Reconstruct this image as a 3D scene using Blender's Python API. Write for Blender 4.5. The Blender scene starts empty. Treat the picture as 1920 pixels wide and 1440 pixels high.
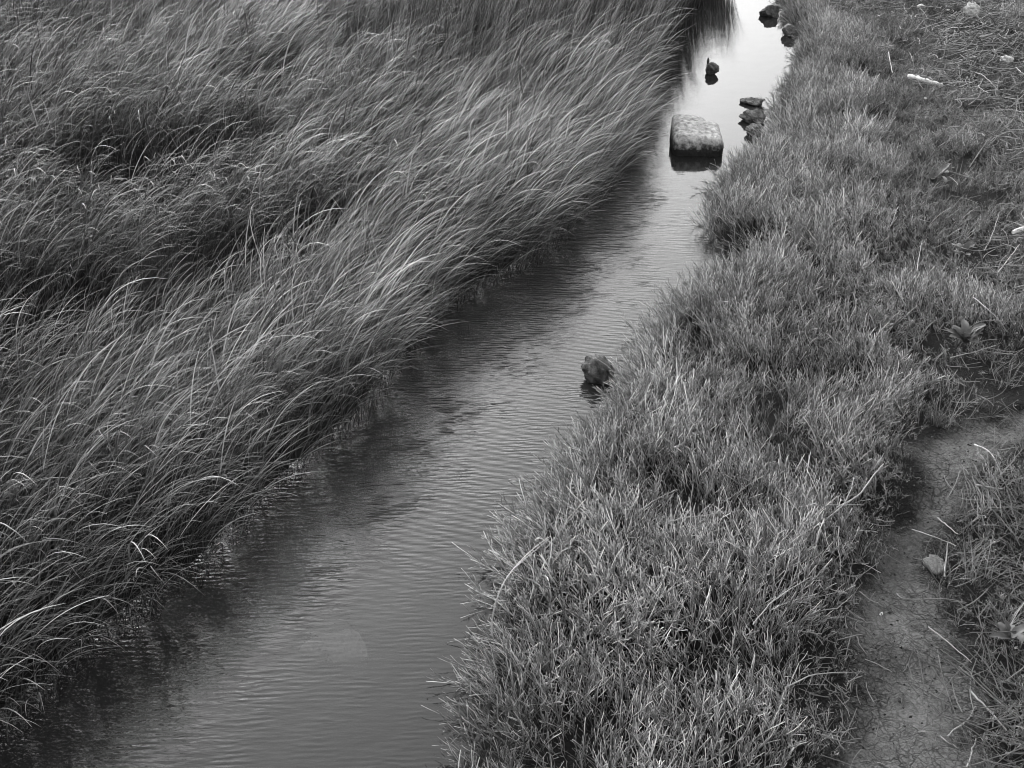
import bpy, math, random
import numpy as np

# ------------------------------------------------------------------ camera, sky, sun, exposure
S = bpy.context.scene
COL = S.collection
CAM_H = 3.5
PITCH = math.radians(32)
FPX = 2060.0                       # focal length in photograph pixels (photograph 1920 x 1440)
cam_data = bpy.data.cameras.new('camera')
cam_data.sensor_width = 36
cam_data.lens = FPX / 1920 * 36
cam_data.clip_end = 3000
cam_data.clip_start = 0.05
cam = bpy.data.objects.new('camera', cam_data)
COL.objects.link(cam)
cam.location = (0, 0, CAM_H)
cam.rotation_euler = (math.pi / 2 - PITCH, 0, 0)
S.camera = cam

SUN_EL, SUN_AZ = math.radians(22), math.radians(-26)      # azimuth from +Y, negative = to the left
world = bpy.data.worlds.new('World')
S.world = world
world.use_nodes = True
wn, wl = world.node_tree.nodes, world.node_tree.links
wn.clear()
sky = wn.new('ShaderNodeTexSky')
sky.sky_type = 'NISHITA'
sky.sun_disc = False
sky.sun_elevation = SUN_EL
sky.sun_rotation = SUN_AZ
sky.air_density = 3.0
sky.dust_density = 8.0
sky.ozone_density = 1.0
bw = wn.new('ShaderNodeRGBToBW')                           # the photograph is black and white
bg = wn.new('ShaderNodeBackground')
bg.inputs['Strength'].default_value = 0.15
wo = wn.new('ShaderNodeOutputWorld')
wl.new(sky.outputs[0], bw.inputs[0]); wl.new(bw.outputs[0], bg.inputs[0]); wl.new(bg.outputs[0], wo.inputs[0])

sd = bpy.data.lights.new('sun', 'SUN')
sd.energy = 0.6
sd.angle = math.radians(12)
sun = bpy.data.objects.new('sun', sd)
COL.objects.link(sun)
sun.location = (0, 0, 30)
sun.rotation_euler = (math.pi / 2 - SUN_EL, 0, math.pi - SUN_AZ)

S.view_settings.view_transform = 'Standard'
S.view_settings.look = 'None'
S.view_settings.exposure = 2.1
S.view_settings.gamma = 1
S.view_settings.use_curve_mapping = False
S.render.engine = 'CYCLES'
S.cycles.filter_width = 1.0
S.cycles.max_bounces = 5
S.cycles.diffuse_bounces = 1
S.cycles.glossy_bounces = 3
S.cycles.transmission_bounces = 3
S.cycles.transparent_max_bounces = 6
S.cycles.caustics_reflective = False
S.cycles.caustics_refractive = False

# ------------------------------------------------------------------ helpers
rng = np.random.default_rng(7)
random.seed(7)
CP, SP = math.cos(PITCH), math.sin(PITCH)

def at(px, py, z=0.0):
    """world point at height z seen at photograph pixel px, py"""
    u = (px - 960) / FPX; v = (720 - py) / FPX
    d = np.array([u, CP + v * SP, -SP + v * CP])
    t = (z - CAM_H) / d[2]
    return np.array([d[0] * t, d[1] * t, z])

def line(pts, z=0.0):
    return np.array([at(x, y, z)[:2] for x, y in pts])

_tab = rng.random((256, 256))
def vnoise(x, y, s=1.0, o=0):
    x = np.asarray(x) / s + 37.7 * (o + 1); y = np.asarray(y) / s + 91.3 * (o + 1)
    xi = np.floor(x).astype(int); yi = np.floor(y).astype(int)
    fx = x - xi; fy = y - yi
    fx = fx * fx * (3 - 2 * fx); fy = fy * fy * (3 - 2 * fy)
    g = lambda a, b: _tab[a & 255, b & 255]
    return (g(xi, yi) * (1 - fx) + g(xi + 1, yi) * fx) * (1 - fy) + (g(xi, yi + 1) * (1 - fx) + g(xi + 1, yi + 1) * fx) * fy

def fbm(x, y, s, o=0, n=4):
    r = 0; a = 1; t = 0
    for k in range(n):
        r = r + a * vnoise(x, y, s / 2 ** k, o + k); t += a; a *= 0.5
    return r / t

def inside(x, y, poly):
    r = np.zeros(x.shape, bool)
    j = len(poly) - 1
    for i in range(len(poly)):
        xi, yi = poly[i]; xj, yj = poly[j]
        if yi != yj:
            c = ((yi > y) != (yj > y)) & (x < (xj - xi) * (y - yi) / (yj - yi) + xi)
            r ^= c
        j = i
    return r

def dist(x, y, pl):
    best = np.full(x.shape, 1e9)
    bx = np.zeros(x.shape); by = np.zeros(x.shape)
    for i in range(len(pl) - 1):
        ax, ay = pl[i]; dx, dy = pl[i + 1] - pl[i]
        t = np.clip(((x - ax) * dx + (y - ay) * dy) / (dx * dx + dy * dy + 1e-12), 0, 1)
        qx = ax + t * dx; qy = ay + t * dy
        d = np.hypot(x - qx, y - qy)
        m = d < best
        best = np.where(m, d, best); bx = np.where(m, qx, bx); by = np.where(m, qy, by)
    return best, bx, by

def sm(a, b, v):
    t = np.clip((v - a) / (b - a), 0, 1)
    return t * t * (3 - 2 * t)

def chaikin(p, n=1):
    for _ in range(n):
        q = [p[0]]
        for i in range(len(p) - 1):
            q += [p[i] * .75 + p[i + 1] * .25, p[i] * .25 + p[i + 1] * .75]
        q.append(p[-1]); p = np.array(q)
    return p

# ------------------------------------------------------------------ outline of the creek and the path
LB = line([(-420, 1620), (-120, 1500), (-10, 1420), (70, 1320), (180, 1235), (350, 1110), (475, 990), (568, 895), (665, 815), (728, 715),
           (775, 635), (858, 572), (975, 505), (1085, 430), (1145, 370), (1165, 300), (1182, 230), (1215, 150), (1270, 60),
           (1325, -8), (1388, -30), (1426, -44), (1428, -80), (1400, -120), (1360, -200)])
RB = line([(700, 1750), (830, 1500), (850, 1440), (880, 1330), (925, 1200), (955, 1070), (985, 1005), (1045, 905), (1090, 845), (1150, 760),
           (1180, 700), (1212, 645), (1275, 575), (1335, 545), (1400, 522), (1425, 492), (1335, 468), (1318, 415), (1335, 365), (1420, 300), (1462, 252),
           (1452, 208), (1486, 165), (1508, 125), (1500, 62), (1475, 12), (1452, -40), (1440, -100), (1425, -200)])
LB = np.vstack([LB[0] + [-1.5, -3.0], LB]); RB = np.vstack([RB[0] + [-.3, -3.0], RB])
LB = np.vstack([LB, LB[-1] + [-8, 25], LB[-1] + [-8, 400]]); RB = np.vstack([RB, RB[-1] + [-6, 25], RB[-1] + [-2, 400]])
LB, RB = chaikin(LB), chaikin(RB)
def ragged(pl, amp, o):
    out = []
    for a, b in zip(pl[:-1], pl[1:]):
        m = max(1, int(np.hypot(*(b - a)) / .07)) if -1 < a[1] < 24 else 1
        out += [a + (b - a) * i / m for i in range(m)]
    out = np.array(out + [pl[-1]]); t = np.gradient(out, axis=0); t /= np.linalg.norm(t, axis=1)[:, None] + 1e-9
    nn = amp * (fbm(out[:, 0], out[:, 1], .45, o, 3) - .5) * ((out[:, 1] > -1) & (out[:, 1] < 24))
    return out + np.stack([-t[:, 1], t[:, 0]], 1) * nn[:, None]
RB0, LB0 = RB, LB
RB = ragged(RB, .20, 130); LB = ragged(LB, .18, 133)
CREEK0 = np.vstack([LB0, RB0[::-1]])
CREEK = np.vstack([LB, RB[::-1]])
ZR = 0.22
PATH = line([(1540, 1520), (1560, 1440), (1590, 1330), (1600, 1230), (1590, 1130), (1650, 1040), (1705, 965), (1728, 900), (1695, 845), (1790, 805), (1880, 765),
             (1990, 735), (2150, 700), (2150, 770), (1990, 800), (1900, 830), (1855, 870), (1835, 930), (1770, 985), (1745, 1060), (1785, 1130), (1800, 1230), (1850, 1320),
             (1840, 1440), (1840, 1520)], ZR)
PATH = np.vstack([PATH, PATH[-1] + [0, -1.5], PATH[0] + [0, -1.5]])

def field(x, y):
    """signed data for points: inside creek, distance to left and right bank"""
    dl, lx, ly = dist(x, y, LB0); dr, rx, ry = dist(x, y, RB0)
    ins = inside(x, y, CREEK0)
    m = (x > FX0) & (x < FX1 - .06) & (y > FY0) & (y < FY1 - .06)
    if m.any():
        u = (x[m] - FX0) / .05; v = (y[m] - FY0) / .05; i = u.astype(int); j = v.astype(int); u = u - i; v = v - j
        q = lambda a: (a[j, i] * (1 - u) + a[j, i + 1] * u) * (1 - v) + (a[j + 1, i] * (1 - u) + a[j + 1, i + 1] * u) * v
        L_, R_ = q(GRID[0]), q(GRID[1])
        dl[m], dr[m], rx[m], ry[m] = np.abs(L_), np.abs(R_), q(GRID[2]), q(GRID[3])
        ins[m] = np.minimum(-L_, -R_) > 0
    return ins, dl, dr, (lx, ly), (rx, ry)

# signed distances to both banks on a 5 cm grid (negative over the water)
FX0, FX1, FY0, FY1 = -12.5, 10.5, .6, 24.2
_gx, _gy = np.meshgrid(np.arange(FX0, FX1, .05), np.arange(FY0, FY1, .05))
def _fine():
    n = _gx.shape; X = _gx.ravel(); Y = _gy.ravel(); out = []
    for pl, pl0, side in ((LB, LB0, 'L'), (RB, RB0, 'R')):
        d, bx, by = dist(X, Y, pl0)
        near = d < .6
        d2, bx2, by2 = dist(X[near], Y[near], pl)
        d[near], bx[near], by[near] = d2, bx2, by2
        half = np.vstack([pl, [[500, pl[-1][1]], [500, pl[0][1]]]]) if side == 'L' else np.vstack([pl, [[-500, pl[-1][1]], [-500, pl[0][1]]]])
        w = inside(X, Y, half)
        out.append(((np.where(w, -d, d)).reshape(n), bx.reshape(n), by.reshape(n)))
    return [out[0][0], out[1][0], out[1][1], out[1][2]]
GRID = _fine()

def ground_h(x, y, f=None):
    ins, dl, dr, _, _ = f if f else field(x, y)
    left = dl < dr
    n = fbm(x, y, .5, 3) - .5
    hl = -0.03 + 0.09 * sm(0, .35, dl) + .04 * n
    hr = -0.03 + 0.20 * sm(0, .22, dr) + 0.05 * sm(.3, 1.2, dr) + (.07 * n + .16 * (fbm(x, y, .95, 140, 2) - .5)) * sm(0, .5, dr)
    hc = -0.03 - 0.20 * sm(0, .35, np.minimum(dl, dr)) + .02 * n
    inp = inside(x, y, PATH)
    dp, _, _ = dist(x, y, np.vstack([PATH, PATH[:1]]))
    sp = np.where(inp, dp, -dp)
    hr = hr + (-.035) * sm(-.06, .10, sp)
    hr = hr + np.where(inp, .022 * (fbm(x, y, .10, 9) - .5) + .04 * (fbm(x, y, .35, 12) - .5), 0)
    return np.where(ins, hc, np.where(left, hl, hr))

# ------------------------------------------------------------------ materials (all greys: the photograph is monochrome)
def new_mat(name):
    m = bpy.data.materials.new(name); m.use_nodes = True
    nt = m.node_tree
    for n in list(nt.nodes):
        nt.nodes.remove(n)
    out = nt.nodes.new('ShaderNodeOutputMaterial')
    return m, nt, out

def N(nt, t, **kw):
    n = nt.nodes.new(t)
    for k, v in kw.items():
        if k in n.inputs: n.inputs[k].default_value = v
        else: setattr(n, k, v)
    return n

def ramp(nt, stops):
    r = nt.nodes.new('ShaderNodeValToRGB')
    e = r.color_ramp.elements
    while len(e) > 1: e.remove(e[-1])
    e[0].position = stops[0][0]; e[0].color = (stops[0][1],) * 3 + (1,)
    for p, v in stops[1:]:
        q = e.new(p); q.color = (v, v, v, 1)
    return r

def mathn(nt, op, a, b=None):
    n = nt.nodes.new('ShaderNodeMath'); n.operation = op
    for i, v in enumerate((a, b)):
        if v is None: continue
        if isinstance(v, (int, float)): n.inputs[i].default_value = v
        else: nt.links.new(v, n.inputs[i])
    return n.outputs[0]

def leaf_mat(name, lo, hi, rough=.45, trans=.25, spec=.5, inst=True, nscale=60):
    m, nt, out = new_mat(name); L = nt.links
    at_ = N(nt, 'ShaderNodeAttribute', attribute_type='INSTANCER' if inst else 'GEOMETRY', attribute_name='tone')
    lt = N(nt, 'ShaderNodeAttribute', attribute_type='GEOMETRY', attribute_name='leaf_tone')
    tc = N(nt, 'ShaderNodeTexCoord')
    no = N(nt, 'ShaderNodeTexNoise', Scale=nscale, Detail=2.0)
    L.new(tc.outputs['Object'], no.inputs['Vector'])
    s = mathn(nt, 'ADD', mathn(nt, 'MULTIPLY', at_.outputs['Fac'], .45), mathn(nt, 'MULTIPLY', lt.outputs['Fac'], .65))
    s = mathn(nt, 'ADD', s, mathn(nt, 'MULTIPLY', mathn(nt, 'SUBTRACT', no.outputs['Fac'], .5), .5))
    r = ramp(nt, [(0, lo), (.5, lo + (hi - lo) * .20), (1, hi)])
    L.new(s, r.inputs[0])
    p = N(nt, 'ShaderNodeBsdfPrincipled', Roughness=rough)
    p.inputs['Specular IOR Level'].default_value = spec
    L.new(r.outputs[0], p.inputs['Base Color'])
    if trans > 0:
        tr = N(nt, 'ShaderNodeBsdfTranslucent'); L.new(r.outputs[0], tr.inputs['Color'])
        mx = N(nt, 'ShaderNodeMixShader', Fac=trans)
        L.new(p.outputs[0], mx.inputs[1]); L.new(tr.outputs[0], mx.inputs[2]); L.new(mx.outputs[0], out.inputs[0])
    else:
        L.new(p.outputs[0], out.inputs[0])
    return m

def mud_mat(name, lo, hi, cracks, rough=.8):
    m, nt, out = new_mat(name); L = nt.links
    tc = N(nt, 'ShaderNodeTexCoord')
    warp = N(nt, 'ShaderNodeTexNoise', Scale=9.0, Detail=3.0)
    L.new(tc.outputs['Object'], warp.inputs['Vector'])
    sub = N(nt, 'ShaderNodeVectorMath', operation='SCALE'); sub.inputs['Scale'].default_value = .10
    L.new(warp.outputs['Color'], sub.inputs[0])
    add = N(nt, 'ShaderNodeVectorMath', operation='ADD')
    L.new(tc.outputs['Object'], add.inputs[0]); L.new(sub.outputs[0], add.inputs[1])
    n1 = N(nt, 'ShaderNodeTexNoise', Scale=4.0, Detail=6.0, Roughness=.6)
    n2 = N(nt, 'ShaderNodeTexNoise', Scale=60.0, Detail=8.0, Roughness=.85)
    n3 = N(nt, 'ShaderNodeTexVoronoi', Scale=170.0)
    for n in (n1, n2, n3): L.new(tc.outputs['Object'], n.inputs['Vector'])
    s = mathn(nt, 'ADD', mathn(nt, 'MULTIPLY', n1.outputs['Fac'], .5), mathn(nt, 'MULTIPLY', n2.outputs['Fac'], .65))
    if cracks:      # dry trodden soil on the path, damp dark mud beside it
        tr = N(nt, 'ShaderNodeAttribute', attribute_name='trodden')
        s = mathn(nt, 'SUBTRACT', mathn(nt, 'ADD', s, mathn(nt, 'MULTIPLY', tr.outputs['Fac'], .26)), .24)
    r = ramp(nt, [(.40, lo), (.74, hi)])
    L.new(s, r.inputs[0])
    p = N(nt, 'ShaderNodeBsdfPrincipled', Roughness=rough)
    p.inputs['Specular IOR Level'].default_value = .12 if cracks else .02
    hgt = mathn(nt, 'ADD', mathn(nt, 'MULTIPLY', n2.outputs['Fac'], .008), mathn(nt, 'MULTIPLY', n3.outputs['Distance'], .002))
    if cracks:
        v = N(nt, 'ShaderNodeTexVoronoi', Scale=17.0, feature='DISTANCE_TO_EDGE')
        v2 = N(nt, 'ShaderNodeTexVoronoi', Scale=45.0, feature='DISTANCE_TO_EDGE')
        L.new(add.outputs[0], v.inputs['Vector']); L.new(add.outputs[0], v2.inputs['Vector'])
        msk = ramp(nt, [(.32, .35), (.52, 1)]); nm = N(nt, 'ShaderNodeTexNoise', Scale=3.2, Detail=2.0)
        L.new(tc.outputs['Object'], nm.inputs['Vector']); L.new(nm.outputs['Fac'], msk.inputs[0])
        c1 = ramp(nt, [(0, 0), (.055, 1)]); c2 = ramp(nt, [(0, .3), (.09, 1)])
        L.new(v.outputs['Distance'], c1.inputs[0]); L.new(v2.outputs['Distance'], c2.inputs[0])
        c = mathn(nt, 'MULTIPLY', c1.outputs[0], c2.outputs[0])
        c = mathn(nt, 'SUBTRACT', 1.0, mathn(nt, 'MULTIPLY', mathn(nt, 'SUBTRACT', 1.0, c), msk.outputs[0]))
        hgt = mathn(nt, 'ADD', hgt, mathn(nt, 'MULTIPLY', c, .006))
        mix = N(nt, 'ShaderNodeMix', data_type='RGBA', blend_type='MULTIPLY'); mix.inputs[0].default_value = .62
        L.new(r.outputs[0], mix.inputs[6]); L.new(c, mix.inputs[7]); L.new(mix.outputs[2], p.inputs['Base Color'])
    else:
        L.new(r.outputs[0], p.inputs['Base Color'])
    b = N(nt, 'ShaderNodeBump', Strength=1.0, Distance=3.0)
    L.new(hgt, b.inputs['Height']); L.new(b.outputs[0], p.inputs['Normal'])
    L.new(p.outputs[0], out.inputs[0])
    return m

def rock_mat(name, lo, hi, scale=14, rough=.75, spec=.3, top=None):
    m, nt, out = new_mat(name); L = nt.links
    tc = N(nt, 'ShaderNodeTexCoord')
    n1 = N(nt, 'ShaderNodeTexNoise', Scale=scale, Detail=8.0, Roughness=.65)
    n2 = N(nt, 'ShaderNodeTexVoronoi', Scale=scale * 6)
    for n in (n1, n2): L.new(tc.outputs['Object'], n.inputs['Vector'])
    r = ramp(nt, [(.32, lo), (.68, hi)])
    L.new(n1.outputs['Fac'], r.inputs[0])
    p = N(nt, 'ShaderNodeBsdfPrincipled', Roughness=rough); p.inputs['Specular IOR Level'].default_value = spec
    col = r.outputs[0]
    if top is not None:                # dry pale crust; below height top wet, weed-grown, with front shade in the colour
        sx = N(nt, 'ShaderNodeSeparateXYZ'); L.new(tc.outputs['Object'], sx.inputs[0])
        zz = mathn(nt, 'ADD', sx.outputs['Z'], mathn(nt, 'MULTIPLY', mathn(nt, 'SUBTRACT', n1.outputs['Fac'], .5), .16))
        k = ramp(nt, [(0, 0), (1, 1)])
        L.new(mathn(nt, 'MULTIPLY', mathn(nt, 'SUBTRACT', zz, top - .02), 18.0), k.inputs[0])
        mx = N(nt, 'ShaderNodeMix', data_type='RGBA')
        mx.inputs[6].default_value = (.02, .02, .02, 1)
        L.new(k.outputs[0], mx.inputs[0]); L.new(col, mx.inputs[7]); col = mx.outputs[2]
    L.new(col, p.inputs['Base Color'])
    b = N(nt, 'ShaderNodeBump', Strength=1.0, Distance=.03 if top is None else .012)
    L.new(mathn(nt, 'ADD', n1.outputs['Fac'], mathn(nt, 'MULTIPLY', n2.outputs['Distance'], .3)), b.inputs['Height'])
    L.new(b.outputs[0], p.inputs['Normal']); L.new(p.outputs[0], out.inputs[0])
    return m

def water_mat():
    m, nt, out = new_mat('creek_water'); L = nt.links
    tc = N(nt, 'ShaderNodeTexCoord')
    amp = N(nt, 'ShaderNodeAttribute', attribute_name='ripple')
    amp2 = N(nt, 'ShaderNodeAttribute', attribute_name='cross_ripple')
    def wave(scale, rot, dist_, dscale):
        mp = N(nt, 'ShaderNodeMapping'); mp.inputs['Rotation'].default_value = (0, 0, rot)
        mp.inputs['Scale'].default_value = (.45, 1, 1)
        L.new(tc.outputs['Object'], mp.inputs['Vector'])
        w = N(nt, 'ShaderNodeTexWave', wave_type='BANDS', bands_direction='Y')
        w.inputs['Scale'].default_value = scale; w.inputs['Distortion'].default_value = dist_
        w.inputs['Detail'].default_value = 2.0; w.inputs['Detail Scale'].default_value = dscale; w.inputs['Detail Roughness'].default_value = .55
        L.new(mp.outputs[0], w.inputs['Vector'])
        return w.outputs['Fac']
    mp = N(nt, 'ShaderNodeMapping'); mp.inputs['Scale'].default_value = (9, 30, 1)
    L.new(tc.outputs['Object'], mp.inputs['Vector'])
    n1 = N(nt, 'ShaderNodeTexNoise', Scale=1.0, Detail=2.0, Roughness=.5); L.new(mp.outputs[0], n1.inputs['Vector'])
    w1 = wave(10.0, 0.04, 6.0, 1.2)
    w2 = wave(7.5, 0.62, 2.5, 1.0)
    w1b = wave(12.5, -0.2, 4.0, 1.5)
    nb = N(nt, 'ShaderNodeTexNoise', Scale=3.5, Detail=2.0); L.new(tc.outputs['Object'], nb.inputs['Vector'])
    brk = ramp(nt, [(.40, .05), (.60, 1)]); L.new(nb.outputs['Fac'], brk.inputs[0])
    w1 = mathn(nt, 'MULTIPLY', mathn(nt, 'ADD', w1, mathn(nt, 'MULTIPLY', w1b, .8)), brk.outputs[0])
    a = mathn(nt, 'MULTIPLY', mathn(nt, 'ADD', mathn(nt, 'MULTIPLY', w1, .0021), mathn(nt, 'MULTIPLY', n1.outputs['Fac'], .008)), amp.outputs['Fac'])
    b_ = mathn(nt, 'MULTIPLY', mathn(nt, 'MULTIPLY', w2, .0008), amp2.outputs['Fac'])
    n2 = N(nt, 'ShaderNodeTexNoise', Scale=5.0, Detail=2.0); L.new(tc.outputs['Object'], n2.inputs['Vector'])
    h = mathn(nt, 'ADD', mathn(nt, 'ADD', a, b_), mathn(nt, 'MULTIPLY', n2.outputs['Fac'], .0012))
    bp = N(nt, 'ShaderNodeBump', Strength=1.0, Distance=1.0); L.new(h, bp.inputs['Height'])
    murk = N(nt, 'ShaderNodeBsdfDiffuse'); murk.inputs['Color'].default_value = (.022, .022, .022, 1)
    clear = N(nt, 'ShaderNodeBsdfTransparent'); clear.inputs['Color'].default_value = (.80, .80, .80, 1)
    body = N(nt, 'ShaderNodeMixShader', Fac=.36)
    L.new(murk.outputs[0], body.inputs[1]); L.new(clear.outputs[0], body.inputs[2])
    gl = N(nt, 'ShaderNodeBsdfGlossy', Roughness=.02); gl.inputs['Color'].default_value = (1, 1, 1, 1); L.new(bp.outputs[0], gl.inputs['Normal'])
    fr = N(nt, 'ShaderNodeFresnel', IOR=1.34); L.new(bp.outputs[0], fr.inputs['Normal'])
    mx = N(nt, 'ShaderNodeMixShader'); L.new(fr.outputs[0], mx.inputs[0]); L.new(body.outputs[0], mx.inputs[1]); L.new(gl.outputs[0], mx.inputs[2])
    L.new(mx.outputs[0], out.inputs[0])
    return m

M_GROUND = M_PATH = mud_mat('marsh_soil', .012, .23, True)
M_BED = mud_mat('creek_bed_silt', .04, .07, False)
M_WATER = water_mat()
M_CORD = leaf_mat('cordgrass_leaf', .002, .50, rough=.6, trans=.06, spec=.22)
M_PICKLE = leaf_mat('pickleweed_stem', .02, .88, rough=.6, trans=.0, spec=.2)
M_GRASS = leaf_mat('bank_grass_leaf', .05, .25, rough=.5, trans=.2)
M_STRAW = leaf_mat('dry_straw', .05, .42, rough=.55, trans=.0, spec=.3, inst=False, nscale=20)
M_STALK = leaf_mat('pale_dry_stalk', .14, .55, rough=.5, trans=.0, spec=.3, inst=False, nscale=20)
M_DOCK = leaf_mat('dock_leaf', .06, .20, rough=.65, spec=.15, trans=.15, inst=False, nscale=25)
M_ROCK = rock_mat('dark_rock', .010, .17, 24)
M_ROCKG = rock_mat('grey_rock', .05, .22, 14)
M_BLOCK = rock_mat('weathered_stone', .10, .52, 22, rough=.9, top=.075)
M_SUB = rock_mat('silted_stone', .62, .80, 8)
M_WHITE = rock_mat('white_litter', .35, .75, 25, rough=.6)
M_WOOD = rock_mat('bleached_wood', .3, .8, 20)
M_CHIP = rock_mat('brick_chip', .10, .16, 30)

# ------------------------------------------------------------------ mesh builders
def tag(o, label=None, cat=None, group=None, kind=None):
    if label: o['label'] = label
    if cat: o['category'] = cat
    if group: o['group'] = group
    if kind: o['kind'] = kind
    return o

def mesh_np(name, V, F, mat=None, smooth=True, attrs=None):
    """V (n,3), F (m,k) int array of equal size faces"""
    me = bpy.data.meshes.new(name)
    V = np.asarray(V, np.float32); F = np.asarray(F, np.int32)
    me.vertices.add(len(V)); me.vertices.foreach_set('co', V.ravel())
    if len(F):
        k = F.shape[1]
        me.loops.add(F.size); me.loops.foreach_set('vertex_index', F.ravel())
        me.polygons.add(len(F))
        me.polygons.foreach_set('loop_start', np.arange(0, F.size, k, dtype=np.int32))
        me.polygons.foreach_set('use_smooth', np.full(len(F), smooth))
    for an, (ty, arr) in (attrs or {}).items():
        a = me.attributes.new(an, ty, 'POINT')
        key = 'vector' if ty == 'FLOAT_VECTOR' else 'value'
        a.data.foreach_set(key, np.asarray(arr, np.int32 if ty == 'INT' else np.float32).ravel())
    me.update(calc_edges=True)
    if mat: me.materials.append(mat)
    return me

def link(name, me, parent=None, loc=None):
    o = bpy.data.objects.new(name, me); COL.objects.link(o)
    if parent: o.parent = parent
    if loc is not None: o.location = loc
    return o

class MB:
    """collects quads"""
    def __init__(s): s.V = []; s.F = []; s.T = []; s.n = 0
    def add(s, V, F, tone=.5):
        s.V.append(V); s.F.append(np.asarray(F) + s.n); s.n += len(V); s.T.append(np.full(len(V), tone))
    def tube(s, P, R, k=4, tone=.5):
        P = np.asarray(P, float); n = len(P)
        R = np.broadcast_to(R, (n,)) if np.ndim(R) else np.full(n, R)
        D = np.gradient(P, axis=0); D /= np.linalg.norm(D, axis=1)[:, None] + 1e-12
        ref = np.array([0, 0, 1.]) if abs(D[0][2]) < .9 else np.array([1., 0, 0])
        A = np.cross(D, ref); A /= np.linalg.norm(A, axis=1)[:, None] + 1e-12
        B = np.cross(D, A)
        an = np.arange(k) / k * 2 * math.pi
        V = (P[:, None, :] + R[:, None, None] * (np.cos(an)[None, :, None] * A[:, None, :] + np.sin(an)[None, :, None] * B[:, None, :])).reshape(-1, 3)
        F = [(i * k + j, i * k + (j + 1) % k, (i + 1) * k + (j + 1) % k, (i + 1) * k + j) for i in range(n - 1) for j in range(k)]
        s.add(V, F, tone)
    def blade(s, P, W, side, fold=.25, tone=.5):
        """ribbon with a midrib: 3 vertices across"""
        P = np.asarray(P, float); n = len(P)
        D = np.gradient(P, axis=0); D /= np.linalg.norm(D, axis=1)[:, None] + 1e-12
        A = side - D * (side @ D.T if side.ndim == 1 else (side * D).sum(1))[:, None] if side.ndim == 1 else side
        A = A / (np.linalg.norm(A, axis=1)[:, None] + 1e-12)
        U = np.cross(A, D)
        W = np.asarray(W)[:, None]
        V = np.stack([P - A * W + U * W * fold, P, P + A * W + U * W * fold], 1).reshape(-1, 3)
        F = []
        for i in range(n - 1):
            a = i * 3
            F += [(a, a + 1, a + 4, a + 3), (a + 1, a + 2, a + 5, a + 4)]
        s.add(V, F, tone)
    def mesh(s, name, mat, smooth=True):
        return mesh_np(name, np.vstack(s.V), np.vstack(s.F), mat, smooth, {'leaf_tone': ('FLOAT', np.concatenate(s.T))})

# ------------------------------------------------------------------ ground, path, creek bed: one continuous sheet cut into three
def axis(segs):
    out = [segs[0][0]]
    for a, b, st in segs:
        n = max(1, int(round((b - a) / st)))
        out += list(a + (b - a) * (np.arange(n) + 1) / n)
    return np.array(out)
XS = axis([(-600, -60, 60), (-60, -12, 4), (-12, -6, .2), (-6, 1.0, .07), (1.0, 3.6, .025), (3.6, 8, .08), (8, 14, .3), (14, 60, 4), (60, 600, 60)])
YS = axis([(-100, -8, 6), (-8, 0, .4), (0, 2.2, .08), (2.2, 7.2, .025), (7.2, 19, .07), (19, 30, .3), (30, 100, 5), (100, 1400, 100)])
GX, GY = np.meshgrid(XS, YS)
gx, gy = GX.ravel(), GY.ravel()
gf = field(gx, gy)
gz = ground_h(gx, gy, gf)
nx, ny = len(XS), len(YS)
ii = (np.arange(ny - 1)[:, None] * nx + np.arange(nx - 1)[None, :]).ravel()
FQ = np.stack([ii, ii + 1, ii + nx + 1, ii + nx], 1)
cx, cy = gx[FQ].mean(1), gy[FQ].mean(1)
GV = np.stack([gx, gy, gz], 1)
_dp, _, _ = dist(gx, gy, np.vstack([PATH, PATH[:1]]))
TROD = sm(-.10, .12, np.where(inside(gx, gy, PATH), _dp, -_dp) + .16 * (fbm(gx, gy, .15, 150, 4) - .5))
c_in = inside(cx, cy, CREEK); c_path = inside(cx, cy, PATH)
def sub(name, mask, mat):
    F = FQ[mask]; u, inv = np.unique(F, return_inverse=True)
    o = link(name, mesh_np(name, GV[u], inv.reshape(F.shape), mat, attrs={'trodden': ('FLOAT', TROD[u])}))
    return tag(o, kind='structure')
sub('ground', ~c_in & ~c_path, M_GROUND)
sub('path', c_path & ~c_in, M_PATH)
sub('creek_bed', c_in, M_BED)

# water surface: a level sheet; the vertex attributes say how strongly the breeze ripples it
wx = axis([(-14, -3, .6), (-3, 4.5, .1), (4.5, 12, .6)]); wy = axis([(-4, 2, .4), (2, 19, .1), (19, 60, 2)])
WX, WY = np.meshgrid(wx, wy); WX = WX.ravel(); WY = WY.ravel()
_, dl, dr, _, _ = field(WX, WY)
y1 = at(960, 400)[1]; y2 = at(960, 300)[1]
rip = (.4 + .6 * sm(at(960, 1250)[1], at(960, 850)[1], WY)) * (1 - sm(y1, y2, WY) * .93)
w_ = dl / (dl + dr + 1e-6)
rip = rip * (.30 + .70 * (1 - sm(.38, .62, w_ + .14 * (fbm(WX, WY, .7, 20) - .5)))) 
rip = rip * (.45 + .8 * fbm(WX, WY, .5, 23, 2))
cr = sm(at(960, 1200)[1], at(960, 950)[1], WY) * (1 - sm(at(960, 640)[1], at(960, 520)[1], WY)) * sm(.3, .55, w_)
n_ = len(wx); ii = (np.arange(len(wy) - 1)[:, None] * n_ + np.arange(n_ - 1)[None, :]).ravel()
o = link('water', mesh_np('water', np.stack([WX, WY, np.zeros(len(WX))], 1), np.stack([ii, ii + 1, ii + n_ + 1, ii + n_], 1), M_WATER,
                          attrs={'ripple': ('FLOAT', rip), 'cross_ripple': ('FLOAT', cr)}))
tag(o, kind='structure')

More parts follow.
